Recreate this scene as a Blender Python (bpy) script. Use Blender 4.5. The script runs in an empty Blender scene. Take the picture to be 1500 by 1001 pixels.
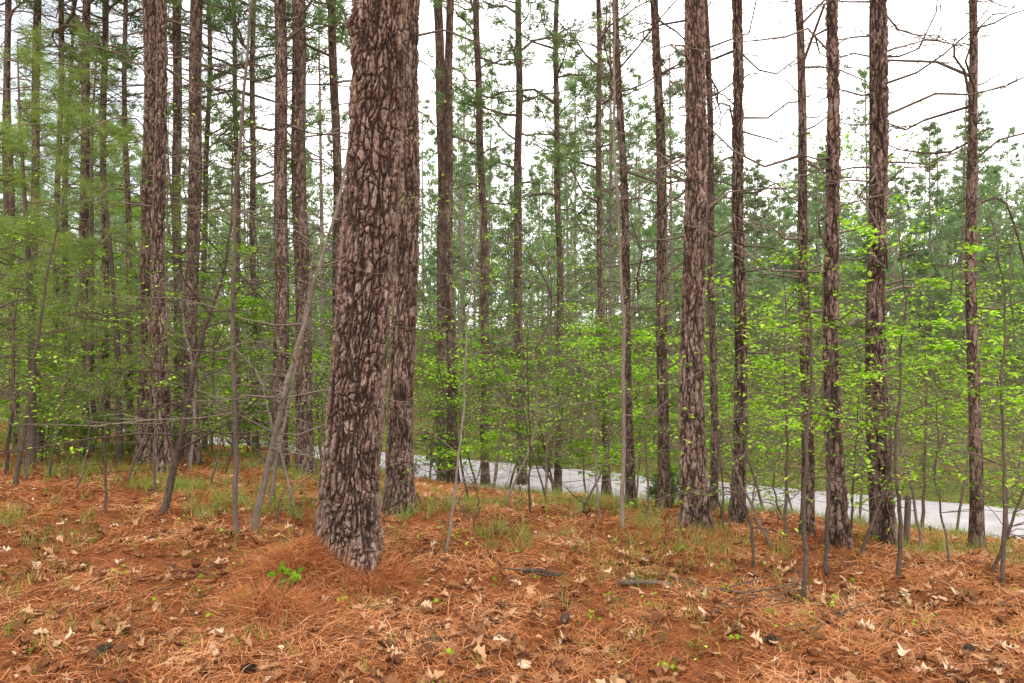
import bpy, math, numpy as np
from mathutils import Vector
R = np.random.default_rng(7)
CAMH = 1.6
# ---------------------------------------------------------------- terrain
NX, NY = 0.447, 0.894
def sdist(x, y): return x*NX + y*NY - 17.0
_ss = np.linspace(-80, 260, 6801)
_zz = np.interp(_ss, [-80,-17,-13,-10.5,-9,-7,-5,-3,-2.1,2.3,4,10,25,60,120,260],
                     [0.3,0.0,0.0,-.16,-.38,-.85,-1.45,-2.0,-2.2,-2.2,-2.15,-1.75,-.9,1.5,4.5,7.0])
_k = np.exp(-np.linspace(-2.5,2.5,25)**2); _k/=_k.sum()
_zz = np.convolve(np.pad(_zz,12,mode='edge'), _k, 'valid')
_w = [(R.uniform(.3,1.5),R.uniform(0,6.28),R.uniform(0,6.28)) for i in range(8)]
_w2 = [(R.uniform(4,14),R.uniform(0,6.28),R.uniform(0,6.28)) for i in range(14)]
def ground_z(x, y):
    x=np.asarray(x,float); y=np.asarray(y,float)
    s = sdist(x,y)
    z = np.interp(s,_ss,_zz)
    m = np.clip((np.abs(s)-2.4)/1.5,0,1)
    n=0
    for f,a,p in _w: n = n + np.sin(f*(x*math.cos(a)+y*math.sin(a))+p)*0.022/ (0.6+f*.5)
    n2=0
    for f,a,p in _w2: n2 = n2 + np.sin(f*(x*math.cos(a)+y*math.sin(a))+p+1.3*np.sin(f*.4*x+a))*0.006
    z = z + (n+n2)*m
    z = z + 0.58*np.exp(-((s+4.7)/1.6)**2)*np.clip((-x-2.5)/3.5,0,1)      # low bank hiding the road on the left
    z = z + 0.13*np.exp(-((x+1.25)**2+(y-5.0)**2)/0.14)
    z = z + 0.13*np.exp(-((x+1.48)**2/.05+(y-4.66)**2/.03))              # heap of straw against the trunk
    z = z + 0.07*np.exp(-((x+1.42)**2/0.06+(y-4.05)**2/0.05))
    return z
def W(px,py,Y): return np.array([(px-750)/1000*Y, Y, CAMH-(py-500)/1000*Y])
def base_Y(px,py):
    Y=np.linspace(2.5,60,4000); X=(px-750)/1000*Y
    g=ground_z(X,Y); r=CAMH-(py-500)/1000*Y
    i=np.argmax(g>=r)
    return min(float(Y[i]),22.) if (g>=r).any() else 16.0
# ---------------------------------------------------------------- mesh accumulator
class Acc:
    def __init__(s): s.V=[];s.Q=[];s.T=[];s.qm=[];s.tm=[];s.qr=[];s.tr=[];s.n=0
    def quads(s,v,q,m=0,r=None):
        s.V.append(v); s.Q.append(q+s.n); s.n+=len(v)
        s.qm.append(np.full(len(q),m)); s.qr.append(np.full(len(q),R.random()) if r is None else r)
    def tris(s,v,t,m=0,r=None):
        s.V.append(v); s.T.append(t+s.n); s.n+=len(v)
        s.tm.append(np.full(len(t),m)); s.tr.append(np.full(len(t),R.random()) if r is None else r)
    def mesh(s,name,mats,smooth=True):
        V=np.concatenate(s.V).astype(np.float32)
        Q=np.concatenate(s.Q) if s.Q else np.zeros((0,4),int)
        T=np.concatenate(s.T) if s.T else np.zeros((0,3),int)
        me=bpy.data.meshes.new(name)
        me.vertices.add(len(V)); me.vertices.foreach_set('co',V.ravel())
        idx=np.concatenate([Q.ravel(),T.ravel()]).astype(np.int32)
        me.loops.add(len(idx)); me.loops.foreach_set('vertex_index',idx)
        nq,nt=len(Q),len(T)
        me.polygons.add(nq+nt)
        ls=np.concatenate([np.arange(nq)*4, nq*4+np.arange(nt)*3]).astype(np.int32)
        me.polygons.foreach_set('loop_start',ls)
        mi=np.concatenate([np.concatenate(s.qm) if s.qm else [], np.concatenate(s.tm) if s.tm else []]).astype(np.int32)
        me.polygons.foreach_set('material_index',mi)
        me.polygons.foreach_set('use_smooth',np.full(nq+nt,smooth))
        a=me.attributes.new('rnd','FLOAT','FACE')
        a.data.foreach_set('value',np.concatenate([np.concatenate(s.qr) if s.qr else [], np.concatenate(s.tr) if s.tr else []]).astype(np.float32))
        for m in mats: me.materials.append(m)
        me.update(calc_edges=True)
        return me
    def obj(s,name,mats,loc=(0,0,0),smooth=True,parent=None):
        o=bpy.data.objects.new(name,s.mesh(name,mats,smooth)); o.location=loc
        bpy.context.collection.objects.link(o)
        if parent: o.parent=parent
        return o
def nrm(v): return v/(np.linalg.norm(v,axis=-1,keepdims=True)+1e-9)
def tube(acc,P,rad,sides=5,m=0,r=None):
    P=np.asarray(P,float); n=len(P); rad=np.broadcast_to(np.asarray(rad,float),(n,))
    t=np.gradient(P,axis=0); t=nrm(t)
    ref=np.array([0,0,1.]) if abs(t[0,2])<0.8 else np.array([1.,0,0])
    u=nrm(np.cross(t,ref)); v=np.cross(t,u)
    a=np.linspace(0,2*math.pi,sides,endpoint=False)
    ring=P[:,None]+rad[:,None,None]*(np.cos(a)[None,:,None]*u[:,None]+np.sin(a)[None,:,None]*v[:,None])
    vv=ring.reshape(-1,3)
    i=np.arange(n-1)[:,None]*sides; j=np.arange(sides)[None]; k=(j+1)%sides
    q=np.stack([i+j,i+k,i+sides+k,i+sides+j],-1).reshape(-1,4)
    acc.quads(vv,q,m,None if r is None else np.full(len(q),r))
def needles(acc,P,D,k=12,L=0.2,w=0.006,spread=0.9,m=1,droop=0.0):
    n=len(P)
    if n==0:return
    P=np.repeat(P,k,0); D=np.repeat(D,k,0)
    d=nrm(D+R.normal(0,spread*.6,(n*k,3))); d[:,2]-=droop; d=nrm(d)
    ll=L*R.uniform(.6,1.1,(n*k,1))
    s=nrm(np.cross(d,R.normal(0,1,(n*k,3))))*w
    P=P+R.normal(0,L*.12,(n*k,3))
    v=np.stack([P-s,P+s,P+d*ll],1).reshape(-1,3)
    t=np.arange(n*k*3).reshape(-1,3)
    rr=np.repeat(R.random(n),k)*.6+R.random(n*k)*.4
    acc.tris(v,t,m,rr)
def leaves(acc,P,size=0.05,asp=.55,m=1,tilt=.45,rnd=None):
    n=len(P)
    if n==0:return
    a=R.uniform(0,2*math.pi,n)
    d=np.stack([np.cos(a),np.sin(a),R.normal(-.15,tilt,n)],-1); d=nrm(d)
    up=nrm(np.stack([R.normal(0,tilt,n),R.normal(0,tilt,n),np.ones(n)],-1))
    s=nrm(np.cross(d,up)); up=np.cross(s,d)
    L=np.broadcast_to(np.asarray(size,float),(n,))[:,None]*R.uniform(.5,1.25,(n,1))
    fold=up*L*.12
    v=np.stack([P, P+d*L*.45+s*L*asp*.5+fold, P+d*L, P+d*L*.45-s*L*asp*.5+fold],1).reshape(-1,3)
    q=np.arange(n*4).reshape(-1,4)
    acc.quads(v,q,m,R.random(n) if rnd is None else rnd)
def curve(P,n=16):
    P=np.asarray(P,float)
    Q=np.vstack([2*P[0]-P[1],P,2*P[-1]-P[-2]])
    out=[]
    for u in np.linspace(0,len(P)-1-1e-6,n):
        i=int(u); f=u-i; a,b,c,d=Q[i],Q[i+1],Q[i+2],Q[i+3]
        out.append(.5*((2*b)+(-a+c)*f+(2*a-5*b+4*c-d)*f*f+(-a+3*b-3*c+d)*f**3))
    return np.array(out)
# ---------------------------------------------------------------- noise
def h01(ix,iy,iz,s):
    h=(ix*73856093)^(iy*19349663)^(iz*83492791)^(s*40503)
    h=h&0xffffffff; h=((h^(h>>15))*2246822519)&0xffffffff; h=((h^(h>>13))*3266489917)&0xffffffff; h^=h>>16
    return h/4294967296.0
def vnoise(p,seed=0):
    c=np.floor(p).astype(np.int64); f=p-c; f=f*f*(3-2*f); out=0
    for dx in(0,1):
        for dy in(0,1):
            for dz in(0,1):
                w=(f[:,0] if dx else 1-f[:,0])*(f[:,1] if dy else 1-f[:,1])*(f[:,2] if dz else 1-f[:,2])
                out=out+w*h01(c[:,0]+dx,c[:,1]+dy,c[:,2]+dz,seed)
    return out
def fbm(p,seed,o=3): return sum(vnoise(p*2**k,seed+k)*.5**k for k in range(o))/sum(.5**k for k in range(o))
def worley(p,seed=0):
    """blocky cellular noise"""
    c=np.floor(p).astype(np.int64); f1=np.full(len(p),9.); f2=np.full(len(p),9.); cid=np.zeros(len(p))
    for dx in(-1,0,1):
        for dy in(-1,0,1):
            for dz in(-1,0,1):
                q=c+np.array([dx,dy,dz])
                o=np.stack([h01(q[:,0],q[:,1],q[:,2],seed+k) for k in range(3)],-1)
                d=(np.abs(q+o-p)**3.2).sum(1)**(1/3.2); r=h01(q[:,0],q[:,1],q[:,2],seed+9)
                near=d<f1
                f2=np.where(near,f1,np.minimum(f2,d)); cid=np.where(near,r,cid); f1=np.where(near,d,f1)
    return f1,f2,cid
# ---------------------------------------------------------------- materials
def newmat(name):
    m=bpy.data.materials.new(name); m.use_nodes=True; nt=m.node_tree; nt.nodes.clear()
    return m,nt,nt.nodes,nt.links
def ramp(nodes,stops):
    r=nodes.new('ShaderNodeValToRGB'); e=r.color_ramp.elements
    while len(e)<len(stops): e.new(.5)
    for i,(p,c) in enumerate(stops): e[i].position=p; e[i].color=(*c,1)
    return r
def leafmat(name,stops,trans=.4,rough=.6,objrand=False):
    m,nt,N,Lk=newmat(name)
    at=N.new('ShaderNodeAttribute'); at.attribute_name='rnd'
    r=ramp(N,stops); Lk.new(at.outputs['Fac'],r.inputs[0])
    col=r.outputs[0]
    if objrand:
        ge=N.new('ShaderNodeNewGeometry'); nz=N.new('ShaderNodeTexNoise'); nz.inputs['Scale'].default_value=objrand; nz.inputs['Detail'].default_value=2
        Lk.new(ge.outputs['Position'],nz.inputs['Vector'])
        hs=N.new('ShaderNodeHueSaturation')
        mp=N.new('ShaderNodeMapRange'); mp.inputs[1].default_value=.3; mp.inputs[2].default_value=.7; mp.inputs[3].default_value=.45; mp.inputs[4].default_value=1.4
        Lk.new(nz.outputs[0],mp.inputs[0]); Lk.new(mp.outputs[0],hs.inputs['Value'])
        Lk.new(col,hs.inputs['Color']); col=hs.outputs[0]
    b=N.new('ShaderNodeBsdfDiffuse')
    t=N.new('ShaderNodeBsdfTranslucent'); mx=N.new('ShaderNodeMixShader'); mx.inputs[0].default_value=trans
    o=N.new('ShaderNodeOutputMaterial')
    Lk.new(col,b.inputs['Color']); Lk.new(col,t.inputs['Color'])
    Lk.new(b.outputs[0],mx.inputs[1]); Lk.new(t.outputs[0],mx.inputs[2]); Lk.new(mx.outputs[0],o.inputs[0])
    return m
def barkmat(name,c_dark,c_mid,c_lite,scale=22,zs=.3,bump=.9,attr=False,simple=False):
    m,nt,N,Lk=newmat(name)
    tc=N.new('ShaderNodeTexCoord'); oi=N.new('ShaderNodeObjectInfo')
    add=N.new('ShaderNodeVectorMath'); add.operation='ADD'
    mul=N.new('ShaderNodeMath'); mul.operation='MULTIPLY'; mul.inputs[1].default_value=37
    Lk.new(oi.outputs['Random'],mul.inputs[0]); Lk.new(tc.outputs['Object'],add.inputs[0]); Lk.new(mul.outputs[0],add.inputs[1])
    n2=N.new('ShaderNodeTexNoise'); n2.inputs['Scale'].default_value=75; n2.inputs['Detail'].default_value=5; n2.inputs['Roughness'].default_value=.8
    mp2=N.new('ShaderNodeMapping'); mp2.inputs['Scale'].default_value=(1,1,.4); Lk.new(tc.outputs['Object'],mp2.inputs[0])
    Lk.new(mp2.outputs[0],n2.inputs['Vector'])
    big=N.new('ShaderNodeTexNoise'); big.inputs['Scale'].default_value=2.5; big.inputs['Detail'].default_value=4; big.inputs['Roughness'].default_value=.65; Lk.new(add.outputs[0],big.inputs['Vector'])
    m1=N.new('ShaderNodeMath'); m1.operation='MULTIPLY_ADD'; m1.inputs[1].default_value=.4
    m2=N.new('ShaderNodeMath'); m2.operation='MULTIPLY_ADD'; m2.inputs[1].default_value=2.0; m2.inputs[2].default_value=-.74
    Lk.new(n2.outputs[0],m2.inputs[0]); Lk.new(m2.outputs[0],m1.inputs[2])
    if attr:
        at2=N.new('ShaderNodeAttribute'); at2.attribute_name='plate'; Lk.new(at2.outputs['Fac'],m1.inputs[0])
    elif simple:
        Lk.new(oi.outputs['Random'],m1.inputs[0])
    else:
        mp=N.new('ShaderNodeMapping'); mp.inputs['Scale'].default_value=(1,1,zs); Lk.new(add.outputs[0],mp.inputs[0])
        nz=N.new('ShaderNodeTexNoise'); nz.inputs['Scale'].default_value=scale*.6; nz.inputs['Detail'].default_value=4; nz.inputs['Roughness'].default_value=.65
        Lk.new(mp.outputs[0],nz.inputs['Vector'])
        mixv=N.new('ShaderNodeMix'); mixv.data_type='VECTOR'; mixv.inputs[0].default_value=.13
        Lk.new(mp.outputs[0],mixv.inputs[4]); Lk.new(nz.outputs['Color'],mixv.inputs[5])
        vo=N.new('ShaderNodeTexVoronoi'); vo.feature='DISTANCE_TO_EDGE'; vo.inputs['Scale'].default_value=scale
        Lk.new(mixv.outputs[1],vo.inputs['Vector'])
        vc=N.new('ShaderNodeTexVoronoi'); vc.inputs['Scale'].default_value=scale; Lk.new(mixv.outputs[1],vc.inputs['Vector'])
        sep=N.new('ShaderNodeSeparateColor'); Lk.new(vc.outputs['Color'],sep.inputs[0]); Lk.new(sep.outputs[0],m1.inputs[0])
    pr=ramp(N,[(.05,c_dark),(.32,c_mid),(.58,tuple(.6*a+.4*b for a,b in zip(c_mid,c_lite))),(.9,c_lite)]); Lk.new(m1.outputs[0],pr.inputs[0])
    col=pr.outputs[0]; b=N.new('ShaderNodeBsdfPrincipled'); b.inputs['Roughness'].default_value=.9; b.inputs['Specular IOR Level'].default_value=.15
    if not simple:
        cr=ramp(N,[(.0,(0,0,0)),(.11,(1,1,1))])
        if attr:
            at=N.new('ShaderNodeAttribute'); at.attribute_name='crack'; Lk.new(at.outputs['Fac'],cr.inputs[0]); cr.color_ramp.elements[1].position=.5
        else: Lk.new(vo.outputs['Distance'],cr.inputs[0])
        mc=N.new('ShaderNodeMix'); mc.data_type='RGBA'; mc.inputs[6].default_value=(*c_dark,1)
        Lk.new(cr.outputs[0],mc.inputs[0]); Lk.new(col,mc.inputs[7]); col=mc.outputs[2]
        hgt=N.new('ShaderNodeMath'); hgt.operation='MULTIPLY_ADD'; hgt.inputs[1].default_value=.9
        Lk.new(n2.outputs[0],hgt.inputs[0]); Lk.new(cr.outputs[0],hgt.inputs[2])
        bp=N.new('ShaderNodeBump'); bp.inputs['Strength'].default_value=bump; bp.inputs['Distance'].default_value=.015
        Lk.new(hgt.outputs[0],bp.inputs['Height']); Lk.new(bp.outputs[0],b.inputs['Normal'])
    hs=N.new('ShaderNodeHueSaturation'); mr=N.new('ShaderNodeMapRange'); mr.inputs[1].default_value=.3; mr.inputs[2].default_value=.7; mr.inputs[3].default_value=.65; mr.inputs[4].default_value=1.3
    Lk.new(big.outputs[0],mr.inputs[0]); Lk.new(mr.outputs[0],hs.inputs['Value']); Lk.new(col,hs.inputs['Color'])
    Lk.new(hs.outputs[0],b.inputs['Base Color'])
    o=N.new('ShaderNodeOutputMaterial'); Lk.new(b.outputs[0],o.inputs[0])
    return m
M_bark_near=barkmat('pine_bark_deep',(.024,.014,.010),(.145,.082,.058),(.44,.335,.275),attr=True)
M_bark=barkmat('pine_bark',(.028,.018,.013),(.140,.084,.061),(.35,.265,.215),scale=24,zs=.26)
M_barkhaze=barkmat('pine_bark_far_haze_tint',(.07,.052,.045),(.16,.12,.098),(.27,.22,.19),simple=True)  # distance haze painted into the bark: paler than the near trunks
M_twig=barkmat('dead_twig',(.05,.038,.03),(.13,.095,.07),(.26,.21,.175),simple=True)
M_stem=barkmat('sapling_bark',(.08,.06,.045),(.17,.13,.10),(.31,.26,.215),simple=True)
M_dark=barkmat('dark_bark',(.028,.021,.016),(.08,.057,.043),(.17,.13,.105),simple=True)
M_needle=leafmat('pine_needles',[(0,(.06,.12,.03)),(.5,(.15,.25,.08)),(.85,(.26,.37,.14)),(1,(.30,.24,.10))],.44)
M_needlehaze=leafmat('pine_needles_far_haze_tint',[(0,(.08,.14,.055)),(.5,(.21,.31,.13)),(1,(.39,.49,.25))],.44,objrand=.35)  # far needles lightened in colour to stand in for distance haze
M_young=leafmat('young_pine_needles',[(0,(.10,.18,.04)),(.5,(.25,.37,.08)),(.8,(.37,.47,.13)),(1,(.44,.27,.11))],.5)
M_cedar=leafmat('cedar_foliage',[(0,(.04,.08,.02)),(.6,(.10,.17,.05)),(1,(.20,.22,.08))],.4)
M_leaf=leafmat('spring_leaves',[(0,(.13,.32,.012)),(.5,(.31,.58,.03)),(1,(.54,.78,.10))],.5,objrand=1.2)
M_leaf2=leafmat('undergrowth_leaves',[(0,(.06,.12,.02)),(.45,(.18,.30,.045)),(.75,(.32,.42,.10)),(1,(.38,.25,.12))],.44,objrand=.6)
M_litter=leafmat('dead_leaves',[(0,(.13,.055,.028)),(.45,(.31,.15,.07)),(.82,(.48,.29,.155)),(1,(.70,.53,.38))],.15,.7)
M_straw=leafmat('pine_straw',[(0,(.075,.026,.012)),(.35,(.30,.100,.038)),(.7,(.52,.205,.078)),(1,(.68,.38,.20))],.1,.6)
M_grass=leafmat('grass_blades',[(0,(.10,.20,.03)),(.45,(.24,.36,.06)),(.75,(.42,.40,.14)),(1,(.52,.36,.19))],.4)
def groundmat():
    m,nt,N,Lk=newmat('forest_floor')
    ge=N.new('ShaderNodeNewGeometry')
    n1=N.new('ShaderNodeTexNoise'); n1.inputs['Scale'].default_value=55; n1.inputs['Detail'].default_value=8; n1.inputs['Roughness'].default_value=.75
    Lk.new(ge.outputs['Position'],n1.inputs['Vector'])
    r1=ramp(N,[(.25,(.045,.017,.009)),(.42,(.15,.052,.022)),(.55,(.29,.105,.042)),(.72,(.47,.22,.10))]); Lk.new(n1.outputs[0],r1.inputs[0])
    n2=N.new('ShaderNodeTexNoise'); n2.inputs['Scale'].default_value=1.1; n2.inputs['Detail'].default_value=5; n2.inputs['Roughness'].default_value=.65
    Lk.new(ge.outputs['Position'],n2.inputs['Vector'])
    at=N.new('ShaderNodeAttribute'); at.attribute_name='green'
    ad=N.new('ShaderNodeMath'); ad.operation='ADD'; Lk.new(n2.outputs[0],ad.inputs[0]); Lk.new(at.outputs['Fac'],ad.inputs[1])
    r2=ramp(N,[(.55,(0,0,0)),(.85,(1,1,1))]); Lk.new(ad.outputs[0],r2.inputs[0])
    n3=N.new('ShaderNodeTexNoise'); n3.inputs['Scale'].default_value=12; n3.inputs['Detail'].default_value=6
    Lk.new(ge.outputs['Position'],n3.inputs['Vector'])
    r3=ramp(N,[(.3,(.03,.045,.015)),(.5,(.10,.115,.04)),(.7,(.26,.19,.095))]); Lk.new(n3.outputs[0],r3.inputs[0])
    mx=N.new('ShaderNodeMix'); mx.data_type='RGBA'
    Lk.new(r2.outputs[0],mx.inputs[0]); Lk.new(r1.outputs[0],mx.inputs[6]); Lk.new(r3.outputs[0],mx.inputs[7])
    b=N.new('ShaderNodeBsdfDiffuse')
    Lk.new(mx.outputs[2],b.inputs['Color'])
    bp=N.new('ShaderNodeBump'); bp.inputs['Strength'].default_value=.8; bp.inputs['Distance'].default_value=.02
    Lk.new(n1.outputs[0],bp.inputs['Height']); Lk.new(bp.outputs[0],b.inputs['Normal'])
    o=N.new('ShaderNodeOutputMaterial'); Lk.new(b.outputs[0],o.inputs[0]); return m
M_ground=groundmat()
def roadmat():
    m,nt,N,Lk=newmat('pale_road')
    ge=N.new('ShaderNodeNewGeometry')
    n1=N.new('ShaderNodeTexNoise'); n1.inputs['Scale'].default_value=2.0; n1.inputs['Detail'].default_value=9; n1.inputs['Roughness'].default_value=.75
    Lk.new(ge.outputs['Position'],n1.inputs['Vector'])
    r1=ramp(N,[(.3,(.28,.255,.25)),(.5,(.39,.36,.36)),(.7,(.47,.44,.435))]); Lk.new(n1.outputs[0],r1.inputs[0])
    b=N.new('ShaderNodeBsdfPrincipled'); b.inputs['Roughness'].default_value=.85; b.inputs['Specular IOR Level'].default_value=.2
    Lk.new(r1.outputs[0],b.inputs['Base Color']); o=N.new('ShaderNodeOutputMaterial'); Lk.new(b.outputs[0],o.inputs[0]); return m
M_road=roadmat()
# ---------------------------------------------------------------- ground sheet
def axis(c,half,n,k):
    t=np.linspace(-1,1,n); return c+half*np.sinh(k*t)/math.sinh(k)
xs=axis(0,260,600,5.2); ys=axis(5,260,600,5.2)
X,Y=np.meshgrid(xs,ys); Z=ground_z(X,Y)
V=np.stack([X,Y,Z],-1).reshape(-1,3); nx=len(xs); ny=len(ys)
i=(np.arange(ny-1)[:,None]*nx+np.arange(nx-1)[None]); q=np.stack([i,i+1,i+nx+1,i+nx],-1).reshape(-1,4)
a=Acc(); a.quads(V,q,0,np.zeros(len(q))); g=a.obj('ground',[M_ground])
S=sdist(X,Y).ravel()
gr=np.interp(S,[-17,-9,-6.5,-4,-2,2,8,30],[-.12,-.06,.0,.22,.3,.3,.35,.4])
at=g.data.attributes.new('green','FLOAT','POINT'); at.data.foreach_set('value',gr.astype(np.float32))
a=Acc(); L=np.linspace(-160,160,900); tx,ty=NY,-NX
rows=[]
for w0,dz in((-2.15,-.05),(-2.05,.035),(-1.0,.06),(0,.07),(1.0,.06),(1.85,.035),(1.95,-.05)):
    jit=(np.sin(L*3.1)+np.sin(L*7.7+1)+np.sin(L*13.3+2))*.03*(abs(w0)>1.5)
    w=w0+jit
    rows.append(np.stack([17*NX+tx*L+NX*w,17*NY+ty*L+NY*w,np.full(len(L),-2.2+dz)],-1))
V=np.stack(rows,1).reshape(-1,3); k=len(rows)
i=(np.arange(len(L)-1)[:,None]*k+np.arange(k-1)[None]); q=np.stack([i,i+1,i+k+1,i+k],-1).reshape(-1,4)
a.quads(V,q[:, ::-1],0); a.obj('road',[M_road])
# ---------------------------------------------------------------- tree parts
def branch(acc,p0,ang,length,r0,up,mt,ntw=5,tufts=None,sag=.0,tw=.35,kink=1.0):
    n=6; t=np.linspace(0,1,n)
    d=np.array([math.cos(ang),math.sin(ang),0])
    side=np.array([-d[1],d[0],0])
    b1,b2=R.normal(0,.1*kink,2)
    P=p0+length*(t[:,None]*d*math.cos(up)+ (t*math.sin(up)-sag*t*t+b2*.5*np.sin(t*5))[:,None]*np.array([0,0,1.])+(b1*np.sin(t*3.5))[:,None]*side)
    P[1:]+=R.normal(0,.018*length*kink,(n-1,3))
    tube(acc,P,r0*(1-.8*t),4,mt)
    for j in range(ntw):
        u=R.uniform(.25,1); i=min(int(u*(n-1)),n-2); f=u*(n-1)-i; q0=P[i]*(1-f)+P[i+1]*f
        sg=R.choice([-1,1]); dd=nrm(d*R.uniform(.3,1)+side*sg*R.uniform(.4,1)+np.array([0,0,R.normal(.15,.35)]))
        l=length*tw*R.uniform(.4,1.1)*(1.2-u*.6)
        mid=q0+dd*l*.5+R.normal(0,l*.06,3); e=q0+dd*l+np.array([0,0,R.normal(0,.12)*l])
        tube(acc,[q0,mid,e],[r0*.35,r0*.25,r0*.1],3,mt)
        if tufts is not None:
            for f2 in (.5,.8,1.0): 
                tufts.append((q0*(1-f2)+e*f2 + R.normal(0,.05,3),nrm(dd+np.array([0,0,.35]))))
    if tufts is not None:
        tufts.append((P[-1],nrm(d+np.array([0,0,.5]))))
def pine_local(h,r0,r1,zr,lean,dead,deadz,crown_z,ncrown,clen,near=0,seed=0,tk=10,tl=.22,twd=.007,flare=.3,knots=()):
    acc=Acc()
    if near==2: zz=np.concatenate([np.arange(-.25,4.9,.0055),np.linspace(5,h,30)]); sides=320
    elif near==1: zz=np.concatenate([np.arange(-.25,6.5,.016),np.linspace(6.7,h,30)]); sides=120
    else: zz=np.concatenate([[-.3,-.05,.08,.2,.4,.7],np.linspace(1.1,h,26)]); sides=14
    rtop=np.interp(zz,[0,zr,h],[r0,r1,.02]); r=r0+(r1-r0)*zz/zr; r=np.where(zz>zr,rtop,r)
    r=r*(1+flare*np.exp(-np.clip(zz,0,None)/.22))
    wob=np.stack([.03*np.sin(zz*.55+seed)+.012*np.sin(zz*1.7+seed*2)-.03*math.sin(seed)-.012*math.sin(seed*2),.03*np.sin(zz*.5+seed*3)-.03*math.sin(seed*3)],-1)
    if near<2: wob=wob*1.3
    def axis_at(z):
        return np.array([lean[0]*z+np.interp(z,zz,wob[:,0]),lean[1]*z+np.interp(z,zz,wob[:,1]),z])
    a=np.linspace(0,2*math.pi,sides,endpoint=False)
    A,ZZ=np.meshgrid(a,zz); RR=np.repeat(r[:,None],sides,1)
    RR=RR*(1+.10*np.exp(-np.clip(ZZ,0,None)/.3)*np.sin(A*5+seed)+.02*np.sin(A*3+ZZ*.8+seed))
    cx=lean[0]*ZZ+wob[:,0][:,None]; cy=lean[1]*ZZ+wob[:,1][:,None]
    crack=np.ones(A.size); plate=np.zeros(A.size)
    if near:
        p=np.stack([np.cos(A)*RR,np.sin(A)*RR,ZZ],-1).reshape(-1,3)
        lo=p*np.array([8,8,4.]); hi=p*np.array([60,60,26.])
        wv=np.stack([fbm(lo,seed+20)-.5,fbm(lo,seed+30)-.5,fbm(lo,seed+40)-.5],-1)
        hv=np.stack([fbm(hi,seed+50,3)-.5,fbm(hi,seed+60,3)-.5,fbm(hi,seed+70,3)-.5],-1)
        pw=p+wv*np.array([.065,.065,.30])+hv*np.array([.022,.022,.055])
        f1,f2,cid=worley(pw*np.array([1/.055,1/.055,1/.36])+seed*3.7,seed)
        h1,h2,cid2=worley(pw*np.array([1/.055,1/.055,1/.12])+seed*1.3+5,seed+31)
        wdt=.12+.28*fbm(p*np.array([14,14,9.]),seed+80,2)
        ea=np.clip((f2-f1)/wdt,0,1); eb=np.clip((h2-h1)/(wdt*.8),0,1)
        e=np.minimum(ea,.15+.85*eb); e=e*e*(3-2*e)
        g1,g2,c2=worley(pw*np.array([1/.021,1/.021,1/.06])+11,seed+3); e2=np.clip((g2-g1)/.22,0,1)
        fl=fbm(p*np.array([30,30,10.])+hv*2.2,seed+90,4); ter=np.floor(fl*11)/11
        amp=.028 if near==2 else .021
        dsp=(e*.62+(.5*cid+.5*cid2)*.30*e+c2*.13*e2*e+(ter-.45)*1.1*e)*amp-amp*.75
        for (kz,ka,kh,ks) in knots:
            da=(A.ravel()-ka+math.pi)%(2*math.pi)-math.pi
            dd=(da*r0)**2+(p[:,2]-kz)**2*.6
            dsp+=kh*np.exp(-dd/ks**2)*(.7+.6*fl)
        RR=RR+dsp.reshape(RR.shape); crack=e*(.6+.4*e2); plate=np.clip(.2*cid+.25*cid2+.3*c2+1.8*(ter-.34),0,1)
    V=np.stack([cx+np.cos(A)*RR,cy+np.sin(A)*RR,ZZ],-1).reshape(-1,3)
    n=len(zz); i=np.arange(n-1)[:,None]*sides; j=np.arange(sides)[None]; k=(j+1)%sides
    q=np.stack([i+j,i+k,i+sides+k,i+sides+j],-1).reshape(-1,4)
    acc.quads(V,q,0,np.zeros(len(q))); nv=len(V)
    z=deadz[0]; cnt=0
    while cnt<dead and z<deadz[1]:
        nb=R.integers(2,5); a0=R.uniform(0,6.28)
        for b in range(nb):
            zz0=z+R.normal(0,.07); c=axis_at(zz0); ang=a0+b*6.28/nb+R.normal(0,.4)
            hh=(zz0-deadz[0])/(deadz[1]-deadz[0]+.1)
            ln=R.choice([.12,.25,.6,1.1,1.8])*R.uniform(.6,1.3)*(.6+.6*hh)
            rad=np.interp(zz0,zz,r)
            branch(acc,c+np.array([math.cos(ang),math.sin(ang),0])*rad*.7,ang,ln,.007+.004*min(ln,2),R.uniform(-.15,.6),2,ntw=int(2+ln*6),sag=R.uniform(0,.25),kink=1.5)
            cnt+=1
        z+=R.uniform(.22,.45)
    tf=[]
    for b in range(ncrown):
        u=(b+R.random())/ncrown; z=crown_z+(h-crown_z)*u*.98; c=axis_at(z); ang=b*2.4+R.normal(0,.5)
        ln=clen*(1.1-u)**.7*R.uniform(.5,1.15)*min(1,.5+u*3)
        branch(acc,c,ang,ln,.012+.012*ln,R.uniform(-.05,.6)+u*.3,2,ntw=int(4+ln*3.2),tufts=tf,sag=R.uniform(0,.2))
    if tf:
        P=np.array([t[0] for t in tf]); D=np.array([t[1] for t in tf])
        needles(acc,P,D,tk,tl,twd,1.0,1)
    return acc,nv,crack,plate
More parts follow.
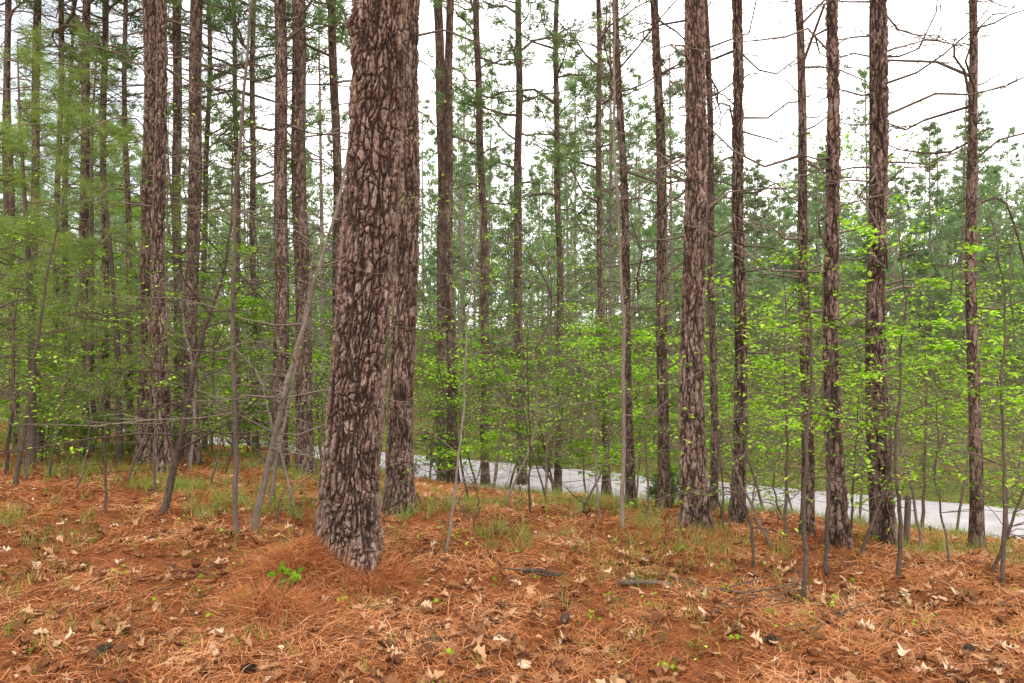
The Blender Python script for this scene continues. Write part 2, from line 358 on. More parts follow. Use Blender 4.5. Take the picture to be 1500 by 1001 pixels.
def pine(px,py,wb,pxt,wt,near=0,Yf=None,h=20,dead=22,seed=None,knots=(),flare=.3,deadz=None,crown=14,leany=None,mat=None,cz=None):
    Yd=Yf or base_Y(px,py)
    Xb=(px-750)/1000*Yd; zg=float(ground_z(Xb,Yd))
    ztop=CAMH+.5*Yd; zr=ztop-zg
    lean=((pxt-px)/1000*Yd/zr, R.normal(0,.008) if leany is None else leany)
    seed=R.integers(1,900) if seed is None else seed
    acc,nv,crack,plate=pine_local(h,wb/2000*Yd,wt/2000*Yd,zr,lean,dead,deadz or (1.3+R.random(),zr+1.5),cz or max(9.5,zr+1),crown,2.3,near,int(seed),9,.24,.010,flare,knots)
    o=acc.obj('pine_tree',[M_bark_near if near else M_bark,M_needle,M_twig],(Xb,Yd,zg))
    if near:
        for nm,arr in(('crack',crack),('plate',plate)):
            full=np.ones(len(o.data.vertices),np.float32); full[:nv]=arr
            at=o.data.attributes.new(nm,'FLOAT','POINT'); at.data.foreach_set('value',full)
    return o
mk=[(3.95,-1.0,.05,.07),(3.75,-2.6,.05,.06),(3.55,-.5,.03,.05),(2.7,-1.9,.025,.05),(3.3,-1.2,.035,.06),(1.6,-2.2,.02,.05)]
pine(509,822,83,550,78,near=2,Yf=4.9,h=24,dead=0,seed=5,knots=mk,flare=.32,deadz=(3.9,5),leany=0.0,crown=12)
pine(587,750,42,593,28,near=1,h=23,dead=10,seed=11,deadz=(4.0,6))
pine(1020,775,40,1012,29,near=1,h=23,dead=24,seed=17,deadz=(2.5,6),knots=[(3,-1.2,.03,.06),(3.9,-2,.03,.06),(2,-1.6,.02,.05)])
pine(1230,802,28,1216,17,near=1,h=20,dead=36,seed=23)
pine(1300,800,22,1290,22,near=1,h=22,dead=36,seed=29)
pine(1286,790,19,1278,15,h=20,dead=30)
pine(1080,768,22,1071,15,near=1,h=20,dead=36,seed=31)
pine(215,680,31,216,22,near=1,h=23,dead=36,seed=37)
pine(241,692,24,236,14,near=1,h=22,dead=36,seed=41)
pine(650,706,18,643,13,h=22,dead=46); pine(664,700,16,660,11,Yf=13,h=21,dead=36)
for t in [(712,712,13,698,9),(765,712,15,760,9),(817,724,12,813,7),(890,732,11,876,7),(924,744,14,911,9),
          (972,746,18,964,11),(1045,750,12,1036,8),(1183,782,18,1166,10),(1430,808,18,1417,10),
          (283,680,20,276,17),(262,668,13,259,12),(133,662,15,135,10),(155,655,10,158,8),(56,655,11,50,10),(75,655,8,84,7),
          (410,688,23,406,16),(448,694,25,441,19),(490,690,14,487,12),(376,668,10,372,7),(345,665,8,340,6),(190,665,9,188,6),(20,650,8,26,7),(300,662,8,303,6)]:
    lf=t[0]<1000
    pine(*t,h=R.uniform(17,22),dead=60,cz=R.uniform(5.5,8) if lf else None,crown=30 if lf else 16)
# ---------------------------------------------------------------- saplings
def sapling(name,pts,r0,nb=14,bl=.7,leaf=120,lsize=.035,r1=.003,ground=True,start=.2,flat=.25,m=1,rk=.33):
    P=curve(pts,26); P=P+np.cumsum(R.normal(0,.008,P.shape),0)*np.array([1,1,0])
    if ground: P[0,2]=float(ground_z(P[0,0],P[0,1]))-.03
    org=P[0].copy(); P=P-org; acc=Acc()
    t=np.linspace(0,1,len(P)); tube(acc,P,r0*(1-t)+r1*t,7,0)
    pts_l=[]
    for b in range(nb):
        u=start+(1-start)*R.random()**.9; i=min(int(u*(len(P)-1)),len(P)-2); p0=P[i]
        ang=R.uniform(0,6.28); l=bl*R.uniform(.35,1.3)*(1.25-u*.7)
        n=6; tt=np.linspace(0,1,n); d=np.array([math.cos(ang),math.sin(ang),R.uniform(0,.7)*flat*3])
        Q=p0+l*tt[:,None]*d+np.cumsum(R.normal(0,.04*l,(n,3)),0); Q[0]=p0
        Q[:,2]-=l*R.uniform(-.1,.35)*tt**2
        rb=max(.0022,r0*rk*(1-u*.6)); tube(acc,Q,rb*(1-.75*tt),4,0)
        for k in range(int(3+l*5)):
            u2=R.uniform(.25,1); i2=min(int(u2*(n-1)),n-2); q0=Q[i2]+(Q[i2+1]-Q[i2])*(u2*(n-1)-i2)
            dd=nrm(d+R.normal(0,.8,3)*np.array([1,1,flat*1.4])); l2=l*R.uniform(.15,.45); e=q0+dd*l2
            tube(acc,[q0,(q0+e)/2+R.normal(0,l2*.08,3),e],[rb*.4,rb*.32,.0012],3,0)
            pts_l.append((q0,e))
    if leaf and pts_l:
        A=np.array([p[0] for p in pts_l]);B=np.array([p[1] for p in pts_l])
        wgt=R.random(len(A))**3; wgt/=wgt.sum()
        idx=R.choice(len(A),leaf,p=wgt); f=R.random((leaf,1))**.6
        LP=A[idx]*(1-f)+B[idx]*f+R.normal(0,.6*lsize,(leaf,3))*np.array([1.5,1.5,.4])
        leaves(acc,LP,lsize,.6,m,.35)
    return acc,org
def put_sapling(name,px,py,tops,r,Yd=None,dy=0,**k):
    mats=k.pop('mats',None) or [M_stem,M_leaf]
    Yd=Yd or base_Y(px,py)
    b=W(px,py,Yd); b[2]=ground_z(b[0],b[1])
    pts=[b]+[W(x,y,Yd+dy*(j+1)) for j,(x,y) in enumerate(tops)]
    acc,org=sapling(name,pts,r,**k); return acc.obj(name,mats,tuple(org))
D=[M_dark,M_leaf]
put_sapling('bare_sapling',350,788,[(343,600),(335,420),(340,250),(350,110),(362,-40)],.022,nb=26,bl=1.0,leaf=80,mats=D,r1=.009)
put_sapling('crooked_sapling',240,752,[(262,660),(285,540),(318,440),(345,330),(350,180)],.036,nb=28,bl=1.3,leaf=220,mats=D,r1=.004)
put_sapling('crooked_sapling',278,690,[(286,560),(268,450),(274,360)],.022,nb=8,bl=.7,leaf=40)
put_sapling('leaning_sapling',373,780,[(398,660),(425,530),(458,390),(490,270),(510,130)],.033,nb=28,bl=1.3,leaf=160,r1=.006,mats=[M_twig,M_leaf])
put_sapling('leaning_sapling',396,742,[(418,620),(450,450),(470,300)],.026,nb=14,bl=.9,leaf=60,mats=[M_twig,M_leaf])
put_sapling('thin_sapling',155,752,[(157,650),(152,540),(150,430)],.012,nb=10,bl=.5,leaf=60,mats=D)
put_sapling('thin_sapling',653,812,[(668,700),(682,560),(690,400),(700,300)],.013,nb=24,bl=1.0,leaf=120)
put_sapling('thin_sapling',776,752,[(779,640),(780,520),(788,440)],.012,nb=14,bl=.7,leaf=80,mats=D)
put_sapling('grey_sapling',913,774,[(912,600),(906,400),(900,200),(895,-30)],.022,nb=22,bl=1.0,leaf=260,r1=.010,mats=[M_twig,M_leaf])
put_sapling('thin_sapling',20,712,[(45,560),(70,400),(105,250)],.028,nb=14,bl=.9,leaf=100,mats=D)
put_sapling('thin_sapling',5,700,[(15,560),(30,430)],.02,nb=10,bl=.8,leaf=80,mats=D)
put_sapling('thin_sapling',1175,882,[(1172,760),(1180,620),(1186,470),(1160,330)],.017,nb=24,bl=.75,leaf=600,lsize=.042,mats=D,start=.35)
put_sapling('thin_sapling',1210,842,[(1214,720),(1216,600),(1222,480)],.017,nb=16,bl=.6,leaf=350,mats=D,start=.4)
put_sapling('thin_sapling',1315,850,[(1312,720),(1318,600),(1330,470),(1322,330)],.017,nb=26,bl=.85,leaf=1200,lsize=.048,mats=D,start=.3)
put_sapling('thin_sapling',1470,855,[(1468,720),(1462,580),(1470,430),(1450,300)],.016,nb=24,bl=.8,leaf=600,lsize=.042,mats=D,start=.3)
put_sapling('thin_sapling',1245,800,[(1250,680),(1256,560)],.012,nb=8,bl=.5,leaf=80,mats=D)
put_sapling('arching_vine',1560,860,[(1540,560),(1490,320),(1440,300),(1410,370),(1402,430)],.009,nb=8,bl=.4,leaf=30,mats=D)
put_sapling('arching_vine',1580,860,[(1530,420),(1500,330),(1478,400),(1484,500)],.009,nb=8,bl=.3,leaf=30,mats=D)
put_sapling('bare_shrub',1102,830,[(1090,760),(1060,700),(1020,660)],.014,nb=20,bl=.7,leaf=20,mats=D)
put_sapling('bare_shrub',700,700,[(735,560),(770,460),(800,410)],.02,nb=22,bl=1.3,leaf=80)
put_sapling('bare_shrub',1150,770,[(1140,700),(1160,640)],.012,nb=18,bl=.8,leaf=40,mats=D)
put_sapling('bare_shrub',430,740,[(400,640),(380,560),(330,500)],.016,nb=22,bl=1.0,leaf=60)
for px,py in [(40,705),(70,700),(110,720),(185,705),(225,725),(310,715),(330,700),(470,730),(620,740),(690,735),(735,745),(800,735),(850,755),(880,760),(945,765),(1000,745),(1060,780),(1130,800),(1150,790),(1260,815),(1350,815),(1390,825),(1450,840)]:
    ln=R.normal(0,45); hh=R.uniform(180,420); bow=R.normal(0,25)
    put_sapling('leaning_sapling',px,py,[(px+ln*.2+bow,py-hh*.35),(px+ln*.6+bow,py-hh*.7),(px+ln*1.4,py-hh)],R.uniform(.009,.016),nb=20,bl=R.uniform(.7,1.2),leaf=int(R.uniform(60,320)),lsize=.045,mats=D if R.random()<.5 else [M_twig,M_leaf],r1=.002,flat=.4)
for px,py,hh in [(686,765,60),(695,775,70),(432,760,60),(405,770,40),(195,700,60),(1060,765,60),(560,700,40),(1140,770,40),(740,720,60),(70,690,60),(95,700,40),(560,770,50),(860,760,40),(980,800,40)]:
    put_sapling('twig_shrub',px,py,[(px+R.normal(0,8),py-hh*.6),(px+R.normal(0,18),py-hh*1.3)],.009,nb=10,bl=.35,leaf=14,mats=D)
for px,Yd,ty,bl,nl in [(1120,10,430,1.3,1000),(1190,9,420,1.2,1200),(1260,10.5,400,1.3,1100),(1350,8.5,430,1.2,1500),(1400,11,370,1.4,1000),(1480,9.5,400,1.3,1200),(1550,8,420,1.2,800),
                       (1230,11,180,1.2,1300),(1320,12,120,1.3,800),
                       (800,14,500,1.5,1900),(860,13.5,470,1.7,3200),(930,13,480,1.7,3200),(990,12.5,500,1.5,2400),(1040,13,520,1.5,900),(760,14,520,1.4,1400),
                       (200,13,290,1.7,3200),(370,12.5,400,1.7,2600),(100,12,360,1.6,2400),(310,13,330,1.7,2600),(150,11,480,1.3,1600),(340,11,520,1.2,1400),(700,13.5,480,1.4,1500),(20,11,300,1.4,1800),(60,10,500,1.2,1300),(630,13,520,1.2,900),(470,12.5,500,1.2,900)]:
    x=(px-750)/1000*Yd
    while -2.7<sdist(x,Yd)<2.7: Yd-=.3; x=(px-750)/1000*Yd
    zg=float(ground_z(x,Yd)); zt=CAMH-(ty-500)/1000*Yd
    pts=[np.array([x,Yd,zg]),np.array([x+R.normal(0,.15),Yd+R.normal(0,.1),zg+(zt-zg)*.5]),np.array([x+R.normal(0,.4),Yd+R.normal(0,.3),zt])]
    acc,org=sapling('g',pts,.022,nb=42,bl=bl,leaf=nl,lsize=.078 if Yd<12.3 else .095,start=.2,flat=.14,rk=.25)
    acc.obj('green_understory_tree',[M_stem,M_leaf],tuple(org))
def young_pine(px,Yd,ty,bl,n,k=11,w=.0035,mat=None,z0=.8,droop=.15,name='young_pine_tree',L=.17):
    x=(px-750)/1000*Yd; zg=float(ground_z(x,Yd)); H=CAMH-(ty-500)/1000*Yd-zg
    acc=Acc(); ln=R.normal(0,.03,2); zz=np.linspace(-.1,H,14)
    ax=np.stack([ln[0]*zz+.05*np.sin(zz*.9),ln[1]*zz,zz],-1); ax[:,:2]-=ax[0,:2]
    tube(acc,ax,np.interp(zz,[0,H],[.012+.008*H,.006]),8,0)
    tf=[]
    for b in range(n):
        u=R.random()**.9; z=z0+(H-z0)*u; c=np.array([np.interp(z,zz,ax[:,0]),np.interp(z,zz,ax[:,1]),z])
        branch(acc,c,R.uniform(0,6.28),bl*(1.15-u*.85)*R.uniform(.5,1.2),.012,R.uniform(-.1,.5),2,ntw=7,tufts=tf,sag=R.uniform(0,.45),tw=.4)
    P=np.array([t[0] for t in tf]); Dd=np.array([t[1] for t in tf])
    needles(acc,P,Dd,k,L,w,1.0,1,droop)
    acc.obj(name,[M_dark,mat or M_young,M_twig],(x,Yd,zg))
for px,Yd,ty,bl,n in [(45,9,60,1.4,42),(120,10.5,20,1.5,40),(175,9.5,150,1.2,30),(270,11,200,1.2,26),(-20,8,150,1.4,40),(90,14,-120,1.9,46),(20,13,-150,1.9,40)]:
    young_pine(px,Yd,ty,bl,n)
for px,py,ty,bl,n in [(372,672,590,.8,16),(630,690,640,.5,12),(985,742,700,.4,10),(60,680,600,.9,16),(150,672,610,.8,14),(240,672,620,.8,12)]:
    Yd=base_Y(px,py)
    if abs(sdist((px-750)/1000*Yd,Yd))<3: Yd-=2.5
    young_pine(px,Yd,ty,bl,n,12,.005,M_cedar if px>300 else M_young,z0=.1,droop=0,name='cedar_shrub',L=.10)
# ---------------------------------------------------------------- distant forest (one mass)
acc=Acc(); occ=[]; tries=0; PN=[[],[],[]]; DN=[[],[],[]]
while len(occ)<410 and tries<40000:
    tries+=1
    Yd=math.sqrt(R.uniform(20**2,95**2)); X_=R.uniform(-.95,.95)*Yd
    s=sdist(X_,Yd)
    if s<4: continue
    px=750+1000*X_/Yd
    if px>1000 and Yd<26: continue
    if any((X_-a_)**2+(Yd-b_)**2<5 for a_,b_ in occ): continue
    occ.append((X_,Yd)); zg=float(ground_z(X_,Yd))
    h=R.uniform(15,21)*(1.05 if px<950 else .80)*(1+ (Yd>55)*.12)
    if R.random()<.25: h*=.5
    ln=R.normal(0,.012,2); zz=np.linspace(-.2,h,8); rr=R.uniform(.08,.15)
    ax=np.stack([X_+ln[0]*zz,Yd+ln[1]*zz,zg+zz],-1); tube(acc,ax,np.interp(zz,[0,h],[rr,.02]),6,0)
    zc=h*R.uniform(.08,.36); near=Yd<45; nb=60 if near else 44; lod=0 if Yd<38 else (1 if Yd<62 else 2)
    for b in range(nb):
        u=(b+R.random())/nb; z=zc+(h-zc)*u; ang=R.uniform(0,6.28); l=2.9*(1.08-u)**.75*R.uniform(.45,1.2)*min(1,.45+2.5*u)
        c=np.array([X_+ln[0]*z,Yd+ln[1]*z,zg+z]); d=np.array([math.cos(ang),math.sin(ang),R.uniform(-.1,.55)])
        e=c+d*l
        if near: tube(acc,[c,(c+e)/2+R.normal(0,.08,3),e],[.02,.013,.004],3,1)
        nc=[9,7,6][lod]; f=R.uniform(.25,1.02,(nc,1)); sp=.15*l
        PN[lod].append(c+(e-c)*f+R.normal(0,1,(nc,3))*np.array([sp,sp,sp*.5])); DN[lod].append(np.tile(nrm(d+np.array([0,0,.35])),(nc,1)))
    if near:
        for b in range(12):
            z=R.uniform(2,zc+1.5); ang=R.uniform(0,6.28); l=R.uniform(.4,1.6); c=np.array([X_,Yd,zg+z]); e=c+np.array([math.cos(ang)*l,math.sin(ang)*l,R.uniform(-.1,.5)*l])
            tube(acc,[c,(c+e)/2+R.normal(0,.06,3),e],[.013,.009,.004],3,1)
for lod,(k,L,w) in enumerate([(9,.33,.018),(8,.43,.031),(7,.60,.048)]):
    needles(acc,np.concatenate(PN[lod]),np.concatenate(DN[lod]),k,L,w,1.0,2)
acc.obj('distant_pine_trees',[M_barkhaze,M_twig,M_needlehaze])
# undergrowth beyond the road (one mass)
acc=Acc()
for c_ in range(1150):
    while True:
        Yd=math.sqrt(R.uniform(14**2,80**2)); X_=R.uniform(-.95,.95)*Yd
        if sdist(X_,Yd)>3.0: break
    px=750+1000*X_/Yd; zg=float(ground_z(X_,Yd)); far=Yd>36
    H=R.uniform(.6,4.4) if not far else R.uniform(1.5,7.5); rad=R.uniform(.5,1.6)*(1.6 if far else 1)
    bright=R.random()<(.5 if (770<px<1060 and Yd<32) else .2)
    n=int(R.uniform(50,190)*(1 if R.random()<.65 else .2)); nl=R.integers(4,11)
    lz=R.uniform(.1,1,nl)*H; lx=R.normal(0,rad*.55,(nl,2)); j=R.integers(0,nl,n)
    P=np.stack([X_+lx[j,0]+R.normal(0,rad*.32,n),Yd+lx[j,1]+R.normal(0,rad*.32,n),zg+lz[j]+R.normal(0,.05+.012*H,n)],-1)
    leaves(acc,P,.10 if Yd<26 else (.17 if not far else .30),.6,0 if bright else 1,.4)
    for k in range(4):
        e=np.array([X_+lx[k,0],Yd+lx[k,1],zg+lz[k]]); b0=np.array([X_+R.normal(0,.1),Yd,zg-.05]); tube(acc,[b0,(b0+e)/2+R.normal(0,.08,3),e],[.018,.012,.004],3,2)
n=40000; Yd=np.sqrt(R.uniform(14**2,55**2,n)); X_=R.uniform(-.95,.95,n)*Yd; ok=sdist(X_,Yd)>2.6; Yd,X_=Yd[ok],X_[ok]
leaves(acc,np.stack([X_,Yd,ground_z(X_,Yd)+R.random(len(X_))**2*.4],-1),.14,.5,1,.6)
acc.obj('distant_undergrowth',[M_leaf,M_leaf2,M_twig])
# low brush along the bank on the left, in front of the road
acc=Acc()
for c_ in range(90):
    while True:
        Yd=R.uniform(13,26); X_=R.uniform(-.85,-.2)*Yd
        if -5.2<sdist(X_,Yd)<-2.5: break
    zg=float(ground_z(X_,Yd)); n=110; H=R.uniform(.3,1.1)
    leaves(acc,np.stack([X_+R.normal(0,.4,n),Yd+R.normal(0,.3,n),zg+R.random(n)*H],-1),.07,.5,1,.6)
    for k in range(5):
        b0=np.array([X_+R.normal(0,.2),Yd+R.normal(0,.2),zg-.05]); e=b0+np.array([R.normal(0,.3),R.normal(0,.2),H*1.2]); tube(acc,[b0,(b0+e)/2+R.normal(0,.04,3),e],[.008,.006,.002],3,0)
acc.obj('roadside_brush',[M_twig,M_leaf2])
# spindly, almost bare saplings between the pines
BT=[]
for k in range(6):
    H=R.uniform(3.5,7)
    acc,org=sapling('b',[np.array([0,0,0.]),np.array([R.normal(0,.35),R.normal(0,.3),H*.35]),np.array([R.normal(0,.6),R.normal(0,.4),H*.7]),np.array([R.normal(0,.9),R.normal(0,.7),H])],.022,nb=42,bl=1.4,leaf=480,lsize=.06,ground=False,start=.15,flat=.5)
    BT.append(acc.mesh('spindly_sapling_mesh',[M_twig,M_leaf]))
e=bpy.data.objects.new('spindly_saplings',None); bpy.context.collection.objects.link(e); c_=0
while c_<95:
    Yd=math.sqrt(R.uniform(9.5**2,26**2)); X_=R.uniform(-.9,.9)*Yd; s=sdist(X_,Yd)
    if -3<s<3.2 or s<-9.5: continue
    o=bpy.data.objects.new('sapling',BT[c_%6]); o.parent=e; o.location=(X_,Yd,float(ground_z(X_,Yd))-.03); o.rotation_euler=(0,0,R.uniform(0,6.28)); sc_=R.uniform(.7,1.2); o.scale=(sc_,)*3
    bpy.context.collection.objects.link(o); c_+=1
# ---------------------------------------------------------------- forest floor detail
def scatter_xy(n,y0,y1,pw=1.0,half=.85):
    y=y0+(y1-y0)*R.random(n)**pw; x=R.uniform(-half,half,n)*(y+.6); return x,y
n=250000
x,y=scatter_xy(n,1.6,13,1.25)
fld=fbm(np.stack([x*2.2,y*2.2,x*0],-1),501,4)
ok=(sdist(x,y)<-2.6)&(R.random(n)<np.clip((fld-.30)*4.5,.2,1)); x,y,fld=x[ok],y[ok],fld[ok]; z=ground_z(x,y); n=len(x)
a0=R.uniform(0,6.28,n); tl=R.normal(.08,.16,n); L=R.uniform(.07,.2,n)
d=np.stack([np.cos(a0)*np.cos(tl),np.sin(a0)*np.cos(tl),np.sin(tl)],-1)
P0=np.stack([x,y,z+R.random(n)*.018+.004],-1)
sd=np.stack([-np.sin(a0),np.cos(a0),R.normal(0,.3,n)],-1)
w=(.0008+.0002*y)[:,None]
mid=P0+d*L[:,None]*.5+sd*(R.normal(0,.012,n))[:,None]+np.array([0,0,.006]); e=P0+d*L[:,None]; e[:,2]=np.maximum(e[:,2]-.006,z-.01)
V=np.stack([P0-sd*w,P0+sd*w,mid+sd*w,mid-sd*w,e],1).reshape(-1,3)
b=np.arange(n)[:,None]*5
rr=np.clip(R.random(n)*.8+(fld-.40)*1.1,0,1)
acc=Acc(); acc.quads(V,b+np.array([[0,1,2,3]]),0,rr)
acc.T.append(b+np.array([[3,2,4]])); acc.tm.append(np.zeros(n)); acc.tr.append(rr)
acc.obj('pine_straw',[M_straw])
acc=Acc()
for cx,cy,r_,cnt in [(-1.48,4.68,.22,8000),(-1.42,4.05,.22,4500),(-1.0,4.72,.22,4500),(1.45,5.9,.3,2500)]:
    xx=cx+R.normal(0,r_*.6,cnt); yy=cy+R.normal(0,r_*.5,cnt); zz=ground_z(xx,yy)+R.random(cnt)*.04
    dv=np.stack([(xx-cx)*2,(yy-cy)*2,np.full(cnt,-.05)],-1)
    needles(acc,np.stack([xx,yy,zz],-1),nrm(dv),1,.18,.0016,1.0,0)
acc.obj('pine_straw_heap',[M_straw])
def dead_leaves(n,y0,y1,pw,size,name,clusters=0):
    x,y=scatter_xy(n,y0,y1,pw)
    if clusters:
        c=R.integers(0,clusters,n); cx,cy=scatter_xy(clusters,y0,y1*.7,1.0); x=cx[c]+R.normal(0,.28,n); y=cy[c]+R.normal(0,.16,n)
    ok=(sdist(x,y)<-2.8)&(y>1.4); x,y=x[ok],y[ok]; n=len(x)
    z=ground_z(x,y)+R.uniform(.014,.038,n)
    u=np.linspace(0,1,8); prof=np.array([.02,.15,.25,.16,.34,.19,.24,.03])
    L=size*R.uniform(.4,1.25,n); c1=R.normal(.0,.6,n); c2=R.normal(.8,.9,n)
    U,Vv=np.meshgrid(u,[-1,0,1],indexing='ij')
    pv=(Vv*prof[:,None])[None]*np.ones((n,1,1)); pv*=R.uniform(.65,1.3,(n,8,3))*R.uniform(.7,1.2,(n,1,1))
    bend=R.normal(0,.15,n)[:,None,None]*(U[None]-.5)**2*3
    pu=U[None]*np.ones((n,1,1)); pz=c1[:,None,None]*(pu-.5)**2*.9+c2[:,None,None]*pv**2*2.5+R.normal(0,.025,pu.shape)
    loc=np.stack([pu-.5+R.normal(0,.02,pu.shape),pv+bend,pz],-1)*L[:,None,None,None]
    a=R.uniform(0,6.28,n); t1=R.normal(0,.18,n); t2=R.normal(0,.2,n)
    X1=loc[...,0]*np.cos(a)[:,None,None]-loc[...,1]*np.sin(a)[:,None,None]
    Y1=loc[...,0]*np.sin(a)[:,None,None]+loc[...,1]*np.cos(a)[:,None,None]
    Z1=np.clip(loc[...,2]+X1*t1[:,None,None]+Y1*t2[:,None,None],-.015,.05)
    V=np.stack([X1+x[:,None,None],Y1+y[:,None,None],Z1+z[:,None,None]],-1).reshape(-1,3)
    f=[]
    for i in range(7):
        for j in range(2): f.append([i*3+j,(i+1)*3+j,(i+1)*3+j+1,i*3+j+1])
    q=(np.arange(n)[:,None,None]*24+np.array(f)[None]).reshape(-1,4)
    acc=Acc(); acc.quads(V,q,0,np.repeat(R.random(n)**1.7,14)); acc.obj(name,[M_litter],smooth=True)
dead_leaves(6000,1.8,11,1.15,.074,'fallen_leaves')
dead_leaves(1000,2.4,8,1.0,.092,'fallen_leaf_pile',34)
def grass(n_t,name,y0,y1,cl,sz,per=14,smax=-2.4,smin=-99,w=.003):
    cx,cy=scatter_xy(cl,y0,y1,.8); c=R.integers(0,cl,n_t); x=cx[c]+R.normal(0,.36,n_t); y=cy[c]+R.normal(0,.26,n_t)
    s=sdist(x,y); ok=(s<smax)&(s>smin)&(y>2.2); x,y=x[ok],y[ok]; n=len(x)
    P=np.stack([x,y,ground_z(x,y)],-1); Dd=np.tile([0,0,1.0],(n,1))
    acc=Acc(); needles(acc,P,Dd,per,sz,w,.75,0); acc.obj(name,[M_grass])
grass(2500,'grass_tufts',5.5,13.5,120,.2)
grass(600,'grass_tufts',2.6,6,60,.12,8,w=.002)
n=10000; t=R.uniform(-28,26,n); w=np.where(R.random(n)<.55,-1.95-R.random(n)**1.3*1.8,1.85+R.random(n)**1.3*2.5)
x=17*NX+NY*t+NX*w; y=17*NY-NX*t+NY*w
acc=Acc(); needles(acc,np.stack([x,y,ground_z(x,y)],-1),np.tile([0,0,1.],(n,1)),8,.26,.005,.7,0); acc.obj('roadside_grass',[M_grass])
acc=Acc(); x,y=scatter_xy(260,3,11,.9); P=np.stack([x,y,ground_z(x,y)+.04],-1); P=np.repeat(P,6,0)+R.normal(0,.03,(1560,3))*np.array([1,1,.5]); leaves(acc,P,.032,.7,0,.4); acc.obj('green_seedlings',[M_leaf])
acc=Acc(); c=W(425,850,4.35); c[2]=ground_z(c[0],c[1])
for k in range(10):
    e=c+np.array([R.normal(0,.05),R.normal(0,.04),R.uniform(.06,.16)]); tube(acc,[c,(c+e)/2,e],.002,4,0); leaves(acc,np.repeat(e[None],4,0),.058,.8,1,.6)
acc.obj('green_leafy_plant',[M_dark,M_leaf])
def fallen(px1,py1,px2,py2,r,nb,name='fallen_branch'):
    Ya,Yb=base_Y(px1,py1),base_Y(px2,py2); A=W(px1,py1,Ya);B=W(px2,py2,Yb); t=np.linspace(0,1,16)[:,None]; P=A*(1-t)+B*t
    P[:,:2]+=np.cumsum(R.normal(0,.012,(16,2)),0); P[:,2]=ground_z(P[:,0],P[:,1])+r*.8+.014; org=P[0].copy(); P-=org
    acc=Acc(); tube(acc,P,r*(1-.6*t[:,0]),8,0)
    for k in range(nb):
        i=R.integers(2,15); a=R.uniform(0,6.28); l=R.uniform(.1,.4); e=P[i]+np.array([math.cos(a)*l,math.sin(a)*l,R.uniform(0,.15)]); tube(acc,[P[i],(P[i]+e)/2+R.normal(0,.01,3),e],[r*.4,r*.3,.002],4,0)
    acc.obj(name,[M_dark],tuple(org))
fallen(905,862,1130,888,.018,10); fallen(1130,888,1190,872,.012,3); fallen(765,842,812,850,.024,2); fallen(1400,880,1500,892,.012,3); fallen(1040,905,1090,860,.009,4); fallen(250,835,330,850,.009,4); fallen(560,915,640,880,.007,3); fallen(1180,930,1290,905,.008,4)
acc=Acc(); x,y=scatter_xy(420,2.2,10,1.1)
for xx,yy in zip(x,y):
    a=R.uniform(0,6.28); l=R.uniform(.08,.3); p=np.array([xx,yy,float(ground_z(xx,yy))+.025]); e=p+np.array([math.cos(a)*l,math.sin(a)*l,R.uniform(-.01,.05)]); tube(acc,[p,(p+e)/2+R.normal(0,.012,3),e],[.004,.003,.0015],4,0)
acc.obj('fallen_twigs',[M_dark])
def cone(px,py):
    Yd=base_Y(px,py); c=W(px,py,Yd); c[2]=ground_z(c[0],c[1])+.03; acc=Acc(); ax=nrm(np.array([R.normal(),R.normal(),.3])); sdv=nrm(np.cross(ax,[0,0,1.])); u2=np.cross(ax,sdv)
    tube(acc,[-ax*.04,ax*0,ax*.04],[.010,.014,.005],8,0)
    for k in range(90):
        t=k/90; a=k*2.4; rr=.026*math.sin(math.pi*min(1,.18+t*.8)); p=ax*(-.04+.08*t); o=math.cos(a)*sdv+math.sin(a)*u2; tn=-math.sin(a)*sdv+math.cos(a)*u2
        e=p+o*rr+ax*.010; V=np.array([p,e+tn*.007,e+o*.003+ax*.004,e-tn*.007]); acc.quads(V,np.array([[0,1,2,3]]),0)
    acc.obj('pine_cone',[M_dark],tuple(c))
for p in [(365,988),(827,915),(1130,945),(150,960),(1420,960),(335,905)]: cone(*p)
acc=Acc(); c=W(1328,800,base_Y(1328,800)); c[2]=ground_z(c[0],c[1])
z=np.array([-.1,0,.3,.44,.46,.465]); tube(acc,np.stack([z*.03,z*0,z],-1),[.028,.028,.027,.026,.018,.001],10,0); tube(acc,[[0,-.03,.36],[0,-.036,.36],[0,-.038,.36]],[.012,.012,.002],8,0)
acc.obj('roadside_marker_post',[M_dark],tuple(c))
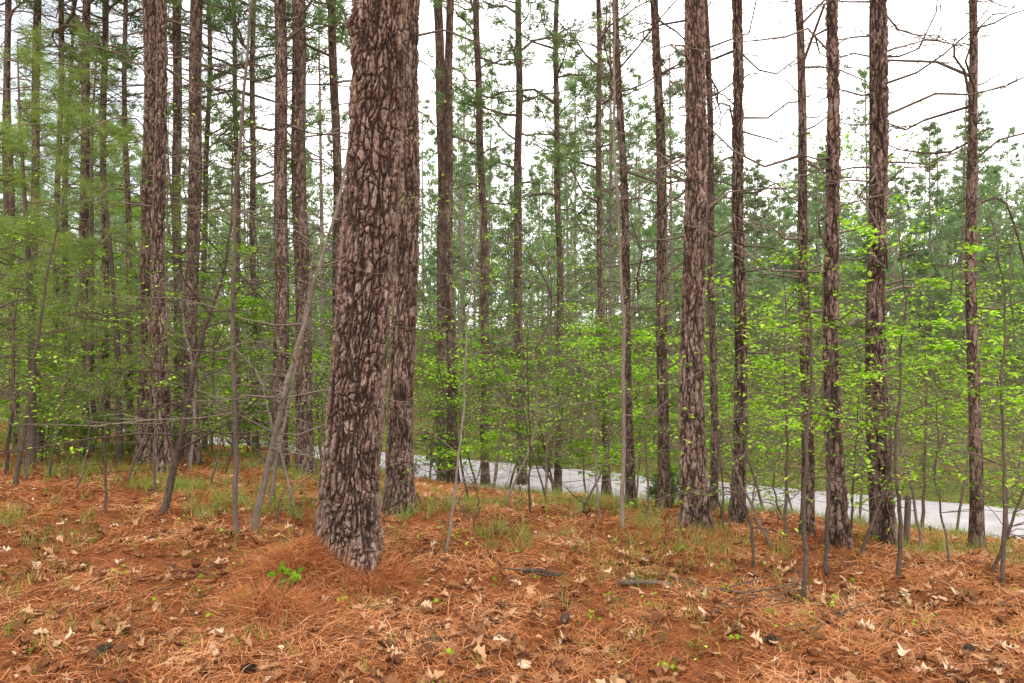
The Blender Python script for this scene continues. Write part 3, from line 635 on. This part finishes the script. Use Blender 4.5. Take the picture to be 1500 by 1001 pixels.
# ---------------------------------------------------------------- world, sun, camera
wd=bpy.data.worlds.new('World'); bpy.context.scene.world=wd; wd.use_nodes=True; nt=wd.node_tree; N=nt.nodes; Lk=nt.links
bg=N['Background']; sky=N.new('ShaderNodeTexSky'); sky.sky_type='NISHITA'; sky.sun_disc=False
EL,AZ=math.radians(52),math.radians(215)
sky.sun_elevation=EL; sky.sun_rotation=AZ
tc=N.new('ShaderNodeTexCoord'); nz=N.new('ShaderNodeTexNoise'); nz.inputs['Scale'].default_value=2.2; nz.inputs['Detail'].default_value=6
mp=N.new('ShaderNodeMapping'); mp.inputs['Scale'].default_value=(1,1,1.8); Lk.new(tc.outputs['Generated'],mp.inputs[0]); Lk.new(mp.outputs[0],nz.inputs['Vector'])
sx=N.new('ShaderNodeSeparateXYZ'); Lk.new(tc.outputs['Generated'],sx.inputs[0])
ma=N.new('ShaderNodeMath'); ma.operation='MULTIPLY_ADD'; ma.inputs[1].default_value=.45; Lk.new(sx.outputs[0],ma.inputs[0]); Lk.new(nz.outputs[0],ma.inputs[2])
rp=ramp(N,[(.18,(.35,.35,.35)),(.46,(1,1,1))]); Lk.new(ma.outputs[0],rp.inputs[0])
mx=N.new('ShaderNodeMix'); mx.data_type='RGBA'; mx.inputs[7].default_value=(19.5,19.2,19.0,1)
Lk.new(rp.outputs[0],mx.inputs[0]); Lk.new(sky.outputs[0],mx.inputs[6]); Lk.new(mx.outputs[2],bg.inputs[0]); bg.inputs[1].default_value=.15
sl=bpy.data.lights.new('sun','SUN'); sl.energy=1.5; sl.angle=math.radians(10); sl.color=(1,.92,.80)
so=bpy.data.objects.new('sun',sl); bpy.context.collection.objects.link(so)
dv=Vector((math.sin(AZ)*math.cos(EL),math.cos(AZ)*math.cos(EL),math.sin(EL))); so.rotation_euler=dv.to_track_quat('Z','Y').to_euler()
cam=bpy.data.cameras.new('camera'); co=bpy.data.objects.new('camera',cam); bpy.context.collection.objects.link(co)
co.location=(0,0,CAMH); co.rotation_euler=(math.radians(90),0,0); cam.lens=24; cam.sensor_width=36; cam.clip_end=1000; cam.clip_start=.05
sc=bpy.context.scene; sc.camera=co
sc.view_settings.view_transform='Standard'; sc.view_settings.look='None'; sc.view_settings.exposure=0
print('faces',sum(len(o.data.polygons) for o in bpy.data.objects if o.type=='MESH'))
